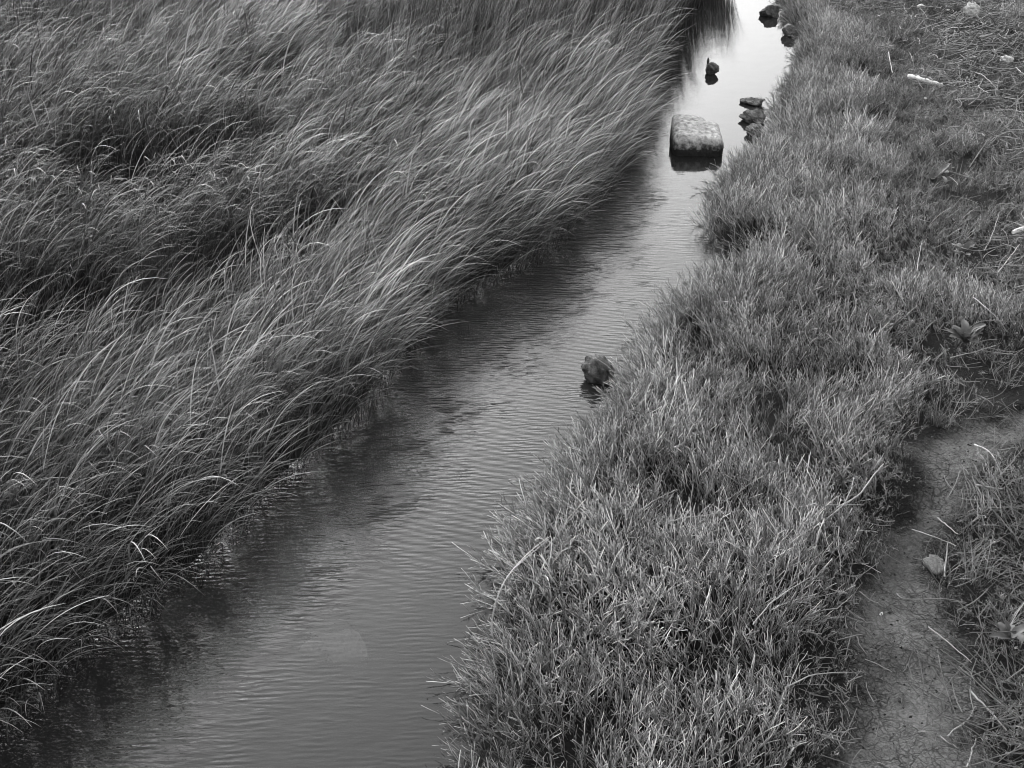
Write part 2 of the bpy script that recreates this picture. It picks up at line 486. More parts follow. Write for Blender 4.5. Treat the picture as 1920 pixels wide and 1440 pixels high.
# ------------------------------------------------------------------ plants instanced by geometry nodes on point sheets
def scatter_object(name, pts, eul, scl, tone, variants, seed, label, cat):
    n = len(pts)
    r = np.random.default_rng(seed)
    me = mesh_np(name, pts, np.zeros((0, 4), int), None, attrs={
        'eul': ('FLOAT_VECTOR', eul), 'scl': ('FLOAT_VECTOR', scl), 'tone': ('FLOAT', tone), 'pick': ('INT', r.integers(0, len(variants), n))})
    o = link(name, me)
    tag(o, label, cat, kind='stuff')
    g = bpy.data.node_groups.new(name, 'GeometryNodeTree')
    g.interface.new_socket('Geometry', in_out='INPUT', socket_type='NodeSocketGeometry')
    g.interface.new_socket('Geometry', in_out='OUTPUT', socket_type='NodeSocketGeometry')
    gi = g.nodes.new('NodeGroupInput'); go = g.nodes.new('NodeGroupOutput'); L = g.links
    inst = g.nodes.new('GeometryNodeInstanceOnPoints')
    jn = g.nodes.new('GeometryNodeJoinGeometry')
    for v in reversed(variants):                         # join lists its inputs last link first
        oi = g.nodes.new('GeometryNodeObjectInfo'); oi.inputs['Object'].default_value = v
        gt = g.nodes.new('GeometryNodeGeometryToInstance')
        L.new(oi.outputs['Geometry'], gt.inputs[0]); L.new(gt.outputs[0], jn.inputs[0])
    def attr(nm, ty):
        a = g.nodes.new('GeometryNodeInputNamedAttribute'); a.data_type = ty; a.inputs['Name'].default_value = nm
        return a.outputs['Attribute']
    e2r = g.nodes.new('FunctionNodeEulerToRotation'); L.new(attr('eul', 'FLOAT_VECTOR'), e2r.inputs[0])
    L.new(gi.outputs[0], inst.inputs['Points']); L.new(jn.outputs[0], inst.inputs['Instance'])
    inst.inputs['Pick Instance'].default_value = True
    L.new(attr('pick', 'INT'), inst.inputs['Instance Index'])
    L.new(e2r.outputs[0], inst.inputs['Rotation']); L.new(attr('scl', 'FLOAT_VECTOR'), inst.inputs['Scale'])
    L.new(inst.outputs[0], go.inputs[0])
    md = o.modifiers.new('scatter', 'NODES'); md.node_group = g
    return o

def tilt_euler(phi, t, spin):
    """tilt the z axis by t towards azimuth phi, after spinning by spin"""
    def Rz(a):
        c, s = np.cos(a), np.sin(a); z = np.zeros_like(a); o_ = np.ones_like(a)
        return np.stack([np.stack([c, -s, z], -1), np.stack([s, c, z], -1), np.stack([z, z, o_], -1)], -2)
    def Ry(a):
        c, s = np.cos(a), np.sin(a); z = np.zeros_like(a); o_ = np.ones_like(a)
        return np.stack([np.stack([c, z, s], -1), np.stack([z, o_, z], -1), np.stack([-s, z, c], -1)], -2)
    R = Rz(phi) @ Ry(t) @ Rz(spin - phi)
    return np.stack([np.arctan2(R[:, 2, 1], R[:, 2, 2]), np.arcsin(np.clip(-R[:, 2, 0], -1, 1)), np.arctan2(R[:, 1, 0], R[:, 0, 0])], 1)

def proto(name, mb, mat):
    return bpy.data.objects.new(name, mb.mesh(name, mat))       # not linked: only its geometry is used

# --- cordgrass: a culm that leans with the wind (+x) and 4-7 long leaves arching the same way
def cordgrass_variant(seed, H, up=False):
    r = np.random.default_rng(seed); mb = MB()
    lean = r.uniform(.02, .24); n = 7
    s = np.linspace(0, 1, n)
    az = r.normal(0, .35)
    th = lean * (0.3 + 1.2 * s)
    st = np.zeros((n, 3)); step = H * .62 / (n - 1)
    for i in range(1, n):
        st[i] = st[i - 1] + step * np.array([math.sin(th[i]) * math.cos(az), math.sin(th[i]) * math.sin(az), math.cos(th[i])])
    mb.tube(st, np.linspace(.0028, .0013, n), 3, r.uniform(.0, .3))  # culm kept dark: self-shadow inside the stand put into its tone
    for k in range(r.integers(4, 7)):
        t0 = r.uniform(.2, 1.0); p = np.array([np.interp(t0, s, st[:, j]) for j in range(3)])
        Ln = H * r.uniform(.36, .74); m = 8
        a = r.normal(0, .8); a_end = a * .4 + r.normal(0, .25)
        t_start = lean * (.4 if up else 1) + r.uniform(.03, .2 if up else .35); t_end = r.uniform(.25, .9) if up else r.uniform(.75, 1.9)
        P = [p]
        for i in range(m):
            f = (i + 1) / m
            tt = t_start + (t_end - t_start) * f ** 1.35; aa = a + (a_end - a) * f
            P.append(P[-1] + Ln / m * np.array([math.sin(tt) * math.cos(aa), math.sin(tt) * math.sin(aa), math.cos(tt)]))
        P = np.array(P); f = np.linspace(0, 1, m + 1)
        W = r.uniform(.0023, .0044) * (1 - f ** 2.2) * (.65 + .7 * np.minimum(f * 3, 1) * .5) + .0003
        tw = r.normal(0, .5)
        side = np.array([-math.sin(a_end) , math.cos(a_end), math.sin(tw)])
        side /= np.linalg.norm(side)
        mb.blade(P, W, side, r.uniform(.1, .5), np.clip(r.normal(.34, .40), 0, .95))
    return proto('cordgrass_plant', mb, M_CORD)
CORD = [cordgrass_variant(100 + i, .80) for i in range(20)]
REED = [cordgrass_variant(150 + i, .95, True) for i in range(10)]

def jitter_points(x0, x1, y0, y1, step, seed):
    r = np.random.default_rng(seed)
    X, Y = np.meshgrid(np.arange(x0, x1, step), np.arange(y0, y1, step))
    X = X.ravel() + r.uniform(-.5, .5, X.size) * step; Y = Y.ravel() + r.uniform(-.5, .5, Y.size) * step
    return X, Y, r

# hollows in the stand, where the grass is short and thin and the stems behind it show dark
def blobs(x, y, items, z=.45):
    v = np.zeros(x.shape)
    for px, py, rx, ry, rot in items:
        c = at(px, py, z); dx, dy = x - c[0], y - c[1]
        ca, sa = math.cos(rot), math.sin(rot)
        u, w = dx * ca + dy * sa, -dx * sa + dy * ca
        v = np.maximum(v, 1 - sm(.5, 1.15, np.hypot(u / rx, w / ry)))
    return v
HOLLOWS = [(0, 600, .7, .42, .25), (150, 550, .7, .42, .3), (330, 485, .7, .46, .45), (490, 420, .7, .52, .5), (200, 290, .8, .5, .2), (390, 265, .6, .4, .5),
           (440, 160, .5, .4, .9), (640, 60, .5, .5, .9), (560, 110, .5, .4, .9)]
def visible(x, y, m=.9):
    """keep what the frame could see, with a margin for a step to the side"""
    return (np.abs(x) < (y + 1.2) * .52 + m)

X, Y, r = jitter_points(-12, 3.2, 1.0, 24, .047, 11)
X2, Y2, _ = jitter_points(-12, 3.2, 1.0, 24, .075, 12)
ins, dl, dr, lp, _ = field(X, Y)
keep = (~ins) & (dl < dr) & visible(X, Y)
X, Y, dl = X[keep], Y[keep], dl[keep]
hol = blobs(X, Y, HOLLOWS)
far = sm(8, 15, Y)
dens = np.clip(.58 - .46 * hol + .04 * far, 0, 1) * (.55 + .45 * sm(.25, .5, fbm(X, Y, .45, 40)))
dens = dens * 1.0 + .35 * (1 - sm(.1, .5, dl))
k = r.random(len(X)) < dens
X, Y, dl, hol, far = X[k], Y[k], dl[k], hol[k], far[k]
n = len(X)
hs = (.72 + .45 * fbm(X, Y, 1.1, 44, 3)) * (1 - .38 * hol) * (.85 + .15 * sm(0, .35, dl)) * r.uniform(.68, 1.18, n)
swirl = (fbm(X, Y, 2.2, 47, 2) - .5) * 1.6
phi = -.10 + swirl + r.normal(0, .42, n)
tl = -.03 + .30 * fbm(X, Y, .9, 50, 2) + .10 * (1 - sm(0, .35, dl)) + r.normal(0, .09, n) - .08 * (1 - sm(5.5, 8, Y)) 
eul = tilt_euler(phi, np.clip(tl, -.1, .8), phi)
Z = ground_h(X, Y)
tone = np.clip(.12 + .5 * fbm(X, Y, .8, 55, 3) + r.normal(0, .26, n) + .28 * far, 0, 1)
reedy = r.random(n) < sm(9.5, 13.0, Y + 1.2 * (fbm(X, Y, 1.5, 58) - .5)) * (1 - sm(2.0, 3.4, dl))
pr = np.stack([X, Y, Z - .01], 1)
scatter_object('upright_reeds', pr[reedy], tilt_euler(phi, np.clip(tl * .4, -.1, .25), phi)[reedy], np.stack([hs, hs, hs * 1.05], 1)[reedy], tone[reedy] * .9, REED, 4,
               'upright slender reeds overhanging the bright far end of the creek on its left side', 'reeds')
a = ~reedy
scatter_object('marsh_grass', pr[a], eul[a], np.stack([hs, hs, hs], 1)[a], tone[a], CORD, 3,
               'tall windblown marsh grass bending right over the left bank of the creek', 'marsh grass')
print('cordgrass', n)

# --- pickleweed: upright jointed fleshy stems with short side branches
def pickle_variant(seed, H, nb, spread):
    r = np.random.default_rng(seed); mb = MB(); n = 7
    def stem(p, d, L_, r0, m, k, tone, up):
        P = [np.array(p)]; d = np.array(d, float); w = r.normal(0, .10, 3)
        for i in range(m):
            d = d + w + r.normal(0, .07, 3); d[2] += up; d /= np.linalg.norm(d)
            P.append(P[-1] + d * L_ / m)
        P = np.array(P); R = np.linspace(r0, r0 * .85, m + 1); R[1::2] *= .82; R[-1] = r0 * .55
        mb.tube(P, R, k, tone)
        mb.T[-1] = np.clip(tone - .22 + .5 * np.repeat(np.linspace(0, 1, m + 1), k) ** 2, 0, 1)     # young tips are paler
        return P
    a = r.uniform(0, 6.28); t = r.uniform(0, .3); main = np.clip(r.normal(.35, .18), 0, 1)
    P = stem((0, 0, 0), (math.sin(t) * math.cos(a), math.sin(t) * math.sin(a), math.cos(t)), H * r.uniform(.8, 1.2), .0016, n, 4, main, .03)
    for i in range(nb):
        t0 = r.uniform(.2, .85) * n; i0 = int(t0); p = P[i0] + (P[i0 + 1] - P[i0]) * (t0 - i0)
        a = r.uniform(0, 6.28); t = r.uniform(.3, spread)
        stem(p, (math.sin(t) * math.cos(a), math.sin(t) * math.sin(a), math.cos(t)), H * r.uniform(.10, .45) * (1.25 - t0 / n * .7), .0014, 4, 3, np.clip(r.normal(.45, .25), 0, 1), .14)
    return proto('pickleweed_stem', mb, M_PICKLE)
PICK = [pickle_variant(200 + i, .205, 4 + i % 6, .8) for i in range(18)]
SCRUB = [pickle_variant(300 + i, .15, 11, 1.3) for i in range(12)]

# low, trampled ground on the right: everything right of this line
LOWLINE = line([(1500, -200), (1560, 0), (1640, 110), (1660, 260), (1640, 380), (1600, 520), (1690, 640), (1740, 740), (1700, 850), (1660, 980), (1560, 1100), (1540, 1250), (1520, 1500)], ZR)
LOWPOLY = np.vstack([LOWLINE, [[12, 1]], [[12, 40]], LOWLINE[:1] + [0, 15]])
TALL = [(1800, 555, .42, .22, 0), (1730, 530, .3, .2, 0), (1640, 300, .5, .5, 0), (1740, 270, .5, .3, 0), (1560, 60, .7, 1.2, 0), (1880, 580, .4, .2, 0), (1900, 30, .5, .6, 0)]
BARE = [(1900, 740, .5, .3, 0), (1840, 380, .3, .2, 0), (1640, 640, .25, .12, 0), (1780, 320, .35, .3, 0), (1800, 640, .3, .18, 0), (1870, 700, .45, .2, 0), (1740, 345, .3, .25, 0), (1830, 480, .3, .15, 0), (1880, 160, .6, .7, 0)]
X, Y, r = jitter_points(-1.2, 10, .8, 23, .025, 21)
f = field(X, Y); ins, dl, dr, _, rp = f
dpth, _, _ = dist(X, Y, np.vstack([PATH, PATH[:1]])); inp = inside(X, Y, PATH)
sp = np.where(inp, -dpth, dpth) + .30 * (fbm(X, Y, .16, 61, 3) - .5) + .12 * sm(at(1790, 835, ZR)[0], at(1900, 835, ZR)[0], X) * (Y > at(0, 850, ZR)[1])
keep = (~ins) & (dr < dl) & visible(X, Y) & (sp > -.0)
X, Y, dr, sp, bx, by = X[keep], Y[keep], dr[keep], sp[keep], rp[0][keep], rp[1][keep]
low = inside(X, Y, LOWPOLY).astype(float)
dlow, _, _ = dist(X, Y, LOWLINE)
low = np.where(low > 0, sm(-.25, .25, dlow), sm(-.25, .25, -dlow))
low = low * (1 - .85 * blobs(X, Y, TALL, .3))
bare = blobs(X, Y, BARE, ZR)
n0 = len(X)
cl = fbm(X, Y, .32, 64, 3)
dens = (.85 - .10 * low) * (.4 + .6 * sm(.22, .45, cl)) * (1 - .8 * bare) * (.35 + .65 * sm(0, .10, dr) + .3 * (1 - sm(0, .03, dr)))
k = r.random(n0) < np.clip(dens, 0, 1)
X, Y, dr, sp, bx, by, low, bare, cl = [q[k] for q in (X, Y, dr, sp, bx, by, low, bare, cl)]
n = len(X)
scrub = r.random(n) < np.clip(low * .9 + (1 - sm(0, .25, sp)) * .8, .06, 1)
hs = (.55 + .95 * cl) * r.uniform(.75, 1.2, n) * (1 - .48 * low) * (.6 + .4 * sm(0, .35, sp))
edge = 1 - sm(0, .22, dr)
ox, oy = bx - X, by - Y; od = np.hypot(ox, oy) + 1e-6
sw = (fbm(X, Y, .5, 70, 2) - .5) * 8
vx = np.cos(sw + 2.2) * .24 + edge * ox / od * .65 + r.normal(0, .17, n)
vy = np.sin(sw + 2.2) * .24 + edge * oy / od * .65 + r.normal(0, .17, n)
phi = np.arctan2(vy, vx); t = np.clip(np.hypot(vx, vy) + low * np.abs(r.normal(0, .3, n)), 0, 1.25)
eul = tilt_euler(phi, t, r.uniform(0, 6.28, n))
Z = ground_h(X, Y)
tone = np.clip(.26 + .75 * (cl - .3) + r.normal(0, .22, n) + .5 * (fbm(X, Y, .9, 75, 2) - .45) - .24 * low, 0, 1)  # shading of gaps and mounds put into tone; low ground cover is darker
P = np.stack([X, Y, Z - .01], 1); SC = np.stack([hs] * 3, 1)
a = ~scrub
scatter_object('pickleweed', P[a], eul[a], SC[a], tone[a], PICK, 5, 'upright jointed pickleweed carpeting the right bank beside the water', 'pickleweed')
scatter_object('pickleweed_scrub', P[~a], eul[~a], SC[~a], tone[~a] , SCRUB, 6, 'low sprawling pickleweed scrub along the mud path and the trampled upper bank', 'ground cover')
print('pickle', n)

# --- thin bank grass: right of the path at the bottom, and sparsely in the low ground
def grass_variant(seed, H, nb):
    r = np.random.default_rng(seed); mb = MB()
    for k in range(nb):
        a = r.uniform(0, 6.28); Ln = H * r.uniform(.5, 1.1); m = 6
        t0, t1 = r.uniform(0, .6), r.uniform(.6, 1.5)
        P = [np.array([r.normal(0, .012), r.normal(0, .012), 0])]
        for i in range(m):
            tt = t0 + (t1 - t0) * ((i + 1) / m) ** 1.3
            P.append(P[-1] + Ln / m * np.array([math.sin(tt) * math.cos(a), math.sin(tt) * math.sin(a), math.cos(tt)]))
        f = np.linspace(0, 1, m + 1)
        mb.blade(P, r.uniform(.0012, .0022) * (1 - f ** 2) + .0003, np.array([-math.sin(a), math.cos(a), r.normal(0, .3)]), .3, np.clip(r.normal(.5, .3), 0, 1))
    return proto('grass_tuft', mb, M_GRASS)
GR = [grass_variant(400 + i, .22, 12) for i in range(8)]
X, Y, r = jitter_points(.6, 8, 1.2, 18, .06, 31)
ins, dl, dr, _, _ = field(X, Y)
dpth, _, _ = dist(X, Y, np.vstack([PATH, PATH[:1]])); inp = inside(X, Y, PATH)
cr0 = at(1740, 1060, ZR)
right = (X > np.interp(Y, [at(0, q, ZR)[1] for q in (1500, 1230, 1060, 950, 860)], [at(1845, 1500, ZR)[0], at(1810, 1230, ZR)[0], at(1745, 1060, ZR)[0], at(1800, 950, ZR)[0], at(1860, 860, ZR)[0]])) & (Y < at(0, 840, ZR)[1])
low = inside(X, Y, LOWPOLY)
dens = np.where(right, .30, np.where(low, .16, .02)) * (.3 + .9 * fbm(X, Y, .3, 80))
k = (~ins) & (dr < dl) & (~inp | (r.random(len(X)) < .03)) & visible(X, Y) & (r.random(len(X)) < dens)
X, Y = X[k], Y[k]; n = len(X)
hs = r.uniform(.6, 1.2, n)
scatter_object('bank_grass', np.stack([X, Y, ground_h(X, Y) - .005], 1), tilt_euler(r.uniform(0, 6.28, n), np.abs(r.normal(0, .35, n)), r.uniform(0, 6.28, n)),
               np.stack([hs] * 3, 1), np.clip(r.normal(.45, .25, n), 0, 1), GR, 8, 'thin tangled grass right of the mud path and through the upper bank', 'grass')

# ------------------------------------------------------------------ loose straw litter (too many to count)
mb = MB(); r = np.random.default_rng(90)
def straw(px, py, ang, Ln, z, rad, tone, bend=0., rise=0.):
    c = at(px, py, ZR); g = float(ground_h(np.array([c[0]]), np.array([c[1]]))[0]) + z
    m = 4; P = []
    for i in range(m + 1):
        s = i / m - .5
        P.append([c[0] + math.cos(ang + bend * s) * Ln * s, c[1] + math.sin(ang + bend * s) * Ln * s, g + rise * s * Ln + r.normal(0, .002)])
    mb.tube(P, rad, 3, tone)
def strew(n, cx_, cy_, sx_, sy_, amean, asd, l0, l1, z0, z1, tlo, thi):
    for _ in range(n):
        px, py = r.normal(cx_, sx_), r.normal(cy_, sy_)
        if px < 1480 or px > 2100 or py < -60: continue
        straw(px, py, r.normal(amean, asd), r.uniform(l0, l1), r.uniform(z0, z1) + (.05 if py < 760 else 0), r.uniform(.0012, .0026) * (1 + 1.1 * max(0, min(1, (700 - py) / 500))), r.uniform(tlo, thi), r.normal(0, .3), r.normal(0, .25))
strew(300, 1815, 75, 45, 26, .9, .35, .12, .4, .05, .16, .3, 1)         # combed swath below the white litter
strew(330, 1850, 60, 90, 45, .2, 1.2, .08, .3, .03, .14, .2, 1)
strew(300, 1840, 150, 80, 40, .6, .9, .1, .35, .02, .12, .2, 1)
strew(170, 1720, 15, 90, 14, .1, .5, .1, .3, .05, .15, .2, .9)
strew(140, 1900, 270, 70, 50, .8, .8, .1, .4, .03, .12, .2, 1)
strew(90, 1915, 490, 40, 50, .7, .8, .1, .35, .04, .14, .3, 1)
strew(120, 1800, 400, 120, 150, .6, 1.2, .05, .22, .04, .12, .1, .8)
strew(110, 1840, 690, 90, 45, .3, 1.0, .05, .2, .01, .06, .2, .9)
strew(90, 1880, 960, 40, 70, 1.0, 1.1, .06, .3, .04, .14, .1, .9)
strew(60, 1835, 940, 16, 30, 1.35, .2, .08, .16, .08, .14, .6, 1)
strew(150, 1880, 1150, 60, 160, .8, 1.2, .05, .28, .03, .12, .0, .7)
strew(70, 1870, 1370, 50, 60, 2.2, .8, .08, .35, .02, .10, .2, .9)
strew(420, 1690, 1150, 75, 220, .8, 1.3, .008, .05, .0, .006, .0, .55)
strew(150, 1570, 1180, 45, 190, .8, 1.3, .04, .14, .05, .15, .2, .8)
o = link('straw_litter', mb.mesh('straw_litter', M_STRAW)); tag(o, 'dry broken straw and reed litter strewn over the upper bank and path side', 'straw', kind='stuff')

# crumbs of dried mud and grit on the path
r = np.random.default_rng(95); cb = MB()
bx0, by0 = PATH.min(0); bx1, by1 = PATH.max(0)
cxs = r.uniform(bx0 - .1, bx1 + .1, 26000); cys = r.uniform(max(by0, 2.0), by1 + .1, 26000)
d_, _, _ = dist(cxs, cys, np.vstack([PATH, PATH[:1]])); i_ = inside(cxs, cys, PATH)
k = (i_ | (d_ < .08)) & visible(cxs, cys, .3) & (r.random(26000) < .25 + 1.1 * (fbm(cxs, cys, .25, 99) - .3)); cxs, cys = cxs[k], cys[k]; czs = ground_h(cxs, cys)
OV = np.array([[1, 0, 0], [0, 1, 0], [-1, 0, 0], [0, -1, 0], [0, 0, 1], [0, 0, -1]], float)
OF = np.array([[0, 1, 4, 4], [1, 2, 4, 4], [2, 3, 4, 4], [3, 0, 4, 4]])
OT = np.array([[0, 1, 4], [1, 2, 4], [2, 3, 4], [3, 0, 4]])
Vs, Fs, Ts = [], [], []
for q in range(len(cxs)):
    a_ = r.uniform(0, 6.28); c_, s_ = math.cos(a_), math.sin(a_); rad = .0012 + .0055 * r.random() ** 3
    V = OV * r.uniform(.6, 1.4, (6, 3)) * [rad * 1.5, rad, rad]
    Vs.append(V @ np.array([[c_, s_, 0], [-s_, c_, 0], [0, 0, 1]]) + [cxs[q], cys[q], czs[q]]); Fs.append(OT + 6 * q); Ts.append(np.full(6, r.random() ** 2.0))
M_CRUMB = leaf_mat('mud_crumb', .015, .40, rough=.9, trans=0, spec=.1, inst=False)
o = link('mud_crumbs', mesh_np('mud_crumbs', np.vstack(Vs), np.vstack(Fs), M_CRUMB, False, {'leaf_tone': ('FLOAT', np.concatenate(Ts))}))
tag(o, 'fine crumbs of dried mud and grit scattered along the footpath', 'grit', kind='stuff')
print('crumbs', len(cxs))

# ------------------------------------------------------------------ rocks
def ico(sub_):
    import bmesh
    bm = bmesh.new(); bmesh.ops.create_icosphere(bm, subdivisions=sub_, radius=1)
    V = np.array([v.co[:] for v in bm.verts]); F = np.array([[v.index for v in f.verts] for f in bm.faces]); bm.free()
    return V, F
ICO_V, ICO_F = ico(5)
def n3(V, s, o):
    return (fbm(V[:, 0] + V[:, 2] * .7, V[:, 1] - V[:, 2] * .6, s, o) + fbm(V[:, 2] + 5, V[:, 0] + V[:, 1] * .5, s, o + 5)) - 1
def rock(name, px, py, size, seed, mat, label, cat='rock', z=0., rot=0., rough=.35, cuts=12, sink=.35, group=None, point=0):
    r = np.random.default_rng(seed)
    V = ICO_V.copy()
    for _ in range(cuts):                                 # planar breaks
        d = r.normal(0, 1, 3); d /= np.linalg.norm(d); h = r.uniform(.5, .85)
        k = V @ d; V = V - np.outer(np.maximum(k - h, 0) * .92, d)
    nn = V / np.linalg.norm(V, axis=1)[:, None]
    V = V + nn * (rough * n3(V, .9, seed) + rough * .45 * n3(V, .28, seed + 9) + rough * .2 * n3(V, .1, seed + 3))[:, None]
    if point: V[:, :2] *= (1 - .45 * (V[:, 2:3] + 1)).clip(.05)
    V *= np.array(size) / 2
    c, s_ = math.cos(rot), math.sin(rot)
    V = V @ np.array([[c, s_, 0], [-s_, c, 0], [0, 0, 1]])
    V[:, 2] += size[2] * (.5 - sink)
    p = at(px, py, z)
    o = link(name, mesh_np(name, V, ICO_F, mat), None, p)
    return tag(o, label, cat, group)
rock('rock', 1127, 708, (.20, .19, .21), 3, M_ROCK, 'dark craggy rock half in the water against the right bank, middle of the creek', rough=.6, sink=.28)
rock('rock', 1333, 138, (.20, .17, .17), 5, M_ROCK, 'small dark rock standing alone in the bright water beyond the square stone block', sink=.32)
rock('rock', 1327, 120, (.06, .05, .13), 8, M_ROCK, 'tiny dark pointed stone just behind the lone rock in the bright water', sink=.3, point=1)
rock('rock', 1409, 194, (.30, .20, .13), 11, M_ROCKG, 'flat grey rock with a ridged top beside the right bank above the stone block', rot=-.35, rough=.45, sink=.3)
rock('rock', 1412, 226, (.27, .24, .19), 14, M_ROCK, 'rounded dark rock tucked under the right bank just below the flat grey one', rough=.45, sink=.35)
rock('rock', 1416, 250, (.20, .24, .14), 17, M_ROCK, 'low dark rock under the bank plants beside the square stone block')
rock('rock', 1490, 160, (.26, .3, .22), 20, M_ROCK, 'black wet rock in the shade where the right bank turns', rough=.5)
rock('rock', 1446, 30, (.30, .22, .22), 23, M_ROCK, 'dark round topped rock at the far end of the creek', rough=.25)
rock('rock', 1482, 66, (.20, .2, .18), 26, M_ROCKG, 'pale grey stone in the dark far part of the right bank', sink=.2)
rock('submerged_rock', 628, 1212, (.34, .22, .16), 31, M_SUB, 'flat pale stone lying under the water in the nearest part of the creek', z=-.085, rot=-.25, rough=.2, cuts=10, sink=.5)
rock('pebble', 1652, 1153, (.022, .015, .012), 41, M_WHITE, 'tiny white pebble on the mud path', 'pebble', z=ZR - .005, sink=.1)
o_chip = rock('stone_chip', 1731, 1378, (.055, .03, .022), 44, M_CHIP, 'small dark angular chip lying on the mud path near the bottom', 'stone', z=ZR - .0, rot=-.5, rough=.05, cuts=14, sink=.1)

# the square block
def stone_block():
    n = 44
    g = np.linspace(-1, 1, n)
    U, W = np.meshgrid(g, g); Vs, Fs, off = [], [], 0
    for ax in range(3):
        for sg in (-1, 1):
            q = np.zeros((n * n, 3)); q[:, ax] = sg; q[:, (ax + 1) % 3] = U.ravel(); q[:, (ax + 2) % 3] = W.ravel() * sg
            Vs.append(q)
            i = (np.arange(n - 1)[:, None] * n + np.arange(n - 1)[None, :]).ravel()
            Fs.append(np.stack([i, i + 1, i + n + 1, i + n], 1) + off); off += n * n
    V = np.vstack(Vs); F = np.vstack(Fs)
    size = np.array([.45, .60, .44]) / 2
    B = V * size; rr = .065
    inner = np.clip(B, -(size - rr), size - rr); d = B - inner; L_ = np.linalg.norm(d, axis=1)[:, None]
    V = inner + d / np.maximum(L_, 1e-9) * rr * (L_ > 1e-9)
    x, y, z = V.T
    # worn hollow in the back right corner, top sloping down to the right and the front
    c = np.exp(-(((x - .19) / .12) ** 2 + ((y - .26) / .10) ** 2))
    y = y - c * .10
    up = sm(0, .15, z)
    z = z + up * (.06 * y - .05 * x - .03 * c)
    x = x * (1 - .05 * sm(-.3, .3, y) )
    V = np.stack([x, y, z], 1)
    nn = d / np.maximum(L_, 1e-9)
    dsp = .030 * n3(V, .2, 3) + .014 * n3(V, .05, 8) + .010 * n3(V, .02, 1)
    V = V + nn * dsp[:, None]
    V[:, 2] += -.035
    fl = at(1308, 293)
    o = link('stone_block', mesh_np('stone_block', V, F, M_BLOCK), None, (fl[0] + .02, fl[1] + .30, 0))
    o.rotation_euler = (0, 0, math.radians(-3))
    tag(o, 'large squared stone block with a pale crusted top standing in the creek', 'stone block')
stone_block()

# ------------------------------------------------------------------ litter, driftwood
def litter(px, py, size, seed, label, z=.12, name='litter_piece', cat='litter', mat=M_WHITE, cuts=9, rot=.4):
    return rock(name, px, py, size, seed, mat, label, cat, z=ZR + z, rot=rot, rough=.75, cuts=cuts, sink=.4)
litter(1817, 30, (.26, .16, .24), 51, 'largest white crumpled litter lump among the straw at the top')
litter(1727, 13, (.13, .08, .05), 54, 'flat white scrap left of the big crumpled lump at the top')
litter(1778, 19, (.045, .03, .02), 55, 'tiny white scrap between the flat scrap and the big lump')
litter(1838, 22, (.06, .04, .05), 56, 'small pale scrap just right of the big crumpled lump')
litter(1887, 112, (.13, .09, .07), 57, 'white folded scrap on the dark ground right of the combed straw')
litter(1735, 184, (.03, .03, .02), 61, 'tiny white crumb in front of the driftwood')
c = litter(1775, 322, (.03, .03, .025), 62, 'tiny white crumb beside the upper rosette weed', z=.06)

def tube_thing(name, pts, rad, mat, label, cat, z, k=6, tone=.7, group=None, parent=None, jag=0.):
    P = []
    pts = np.array([at(px, py, ZR + z) if len(q) < 1 else at(px, py, ZR + q[0]) for px, py, *q in pts])
    m = max(8, 3 * len(pts)); s = np.linspace(0, len(pts) - 1, m)
    P = np.stack([np.interp(s, np.arange(len(pts)), pts[:, j]) for j in range(3)], 1)
    for _ in range(2): P[1:-1] = P[1:-1] * .5 + (P[:-2] + P[2:]) * .25
    r_ = np.random.default_rng(int(abs(pts[0][0] * 1000)))
    P += r_.normal(0, 1, P.shape) * jag
    base = P[0].copy(); P = P - base
    R = np.linspace(rad, rad * .55, m) if rad < .01 else rad * (1 - .25 * np.linspace(-1, 1, m) ** 4) * r_.uniform(.85, 1.1, m)
    b = MB(); b.tube(P, R, k, tone)
    for e in (0, -1):                                     # close the ends
        ring = b.V[0][:k] if e == 0 else b.V[0][-k:]
        V = np.vstack([ring, [P[e]]]); F = [(i, (i + 1) % k, k, k) for i in range(k)] if e else [((i + 1) % k, i, k, k) for i in range(k)]
        V = np.vstack([V, [P[e] * 1.0001]]); F = [(a_, b_, k, k + 1) for a_, b_, *_ in F]
        b.add(V, F, tone)
    if name == 'dry_stalk':
        b.T = [np.clip(t_ + np.repeat(r_.normal(0, .3, len(t_)), 1), 0, 1) for t_ in b.T]
    me = b.mesh(name, mat); o = link(name, me, parent, base if parent is None else base - np.array(parent.location))
    return tag(o, label, cat, group)

tube_thing('driftwood', [(1703, 142, .10), (1722, 147, .11), (1745, 154, .11), (1768, 160, .09)], .024, M_WOOD, 'bleached driftwood stick lying on the upper right bank', 'driftwood', .1, k=9, jag=.004)
tube_thing('white_tube', [(1899, 436, .14), (1912, 431, .15), (1935, 424, .15)], .018, M_WHITE, 'short white tube of litter at the right edge of the picture', 'litter', .15, k=12)

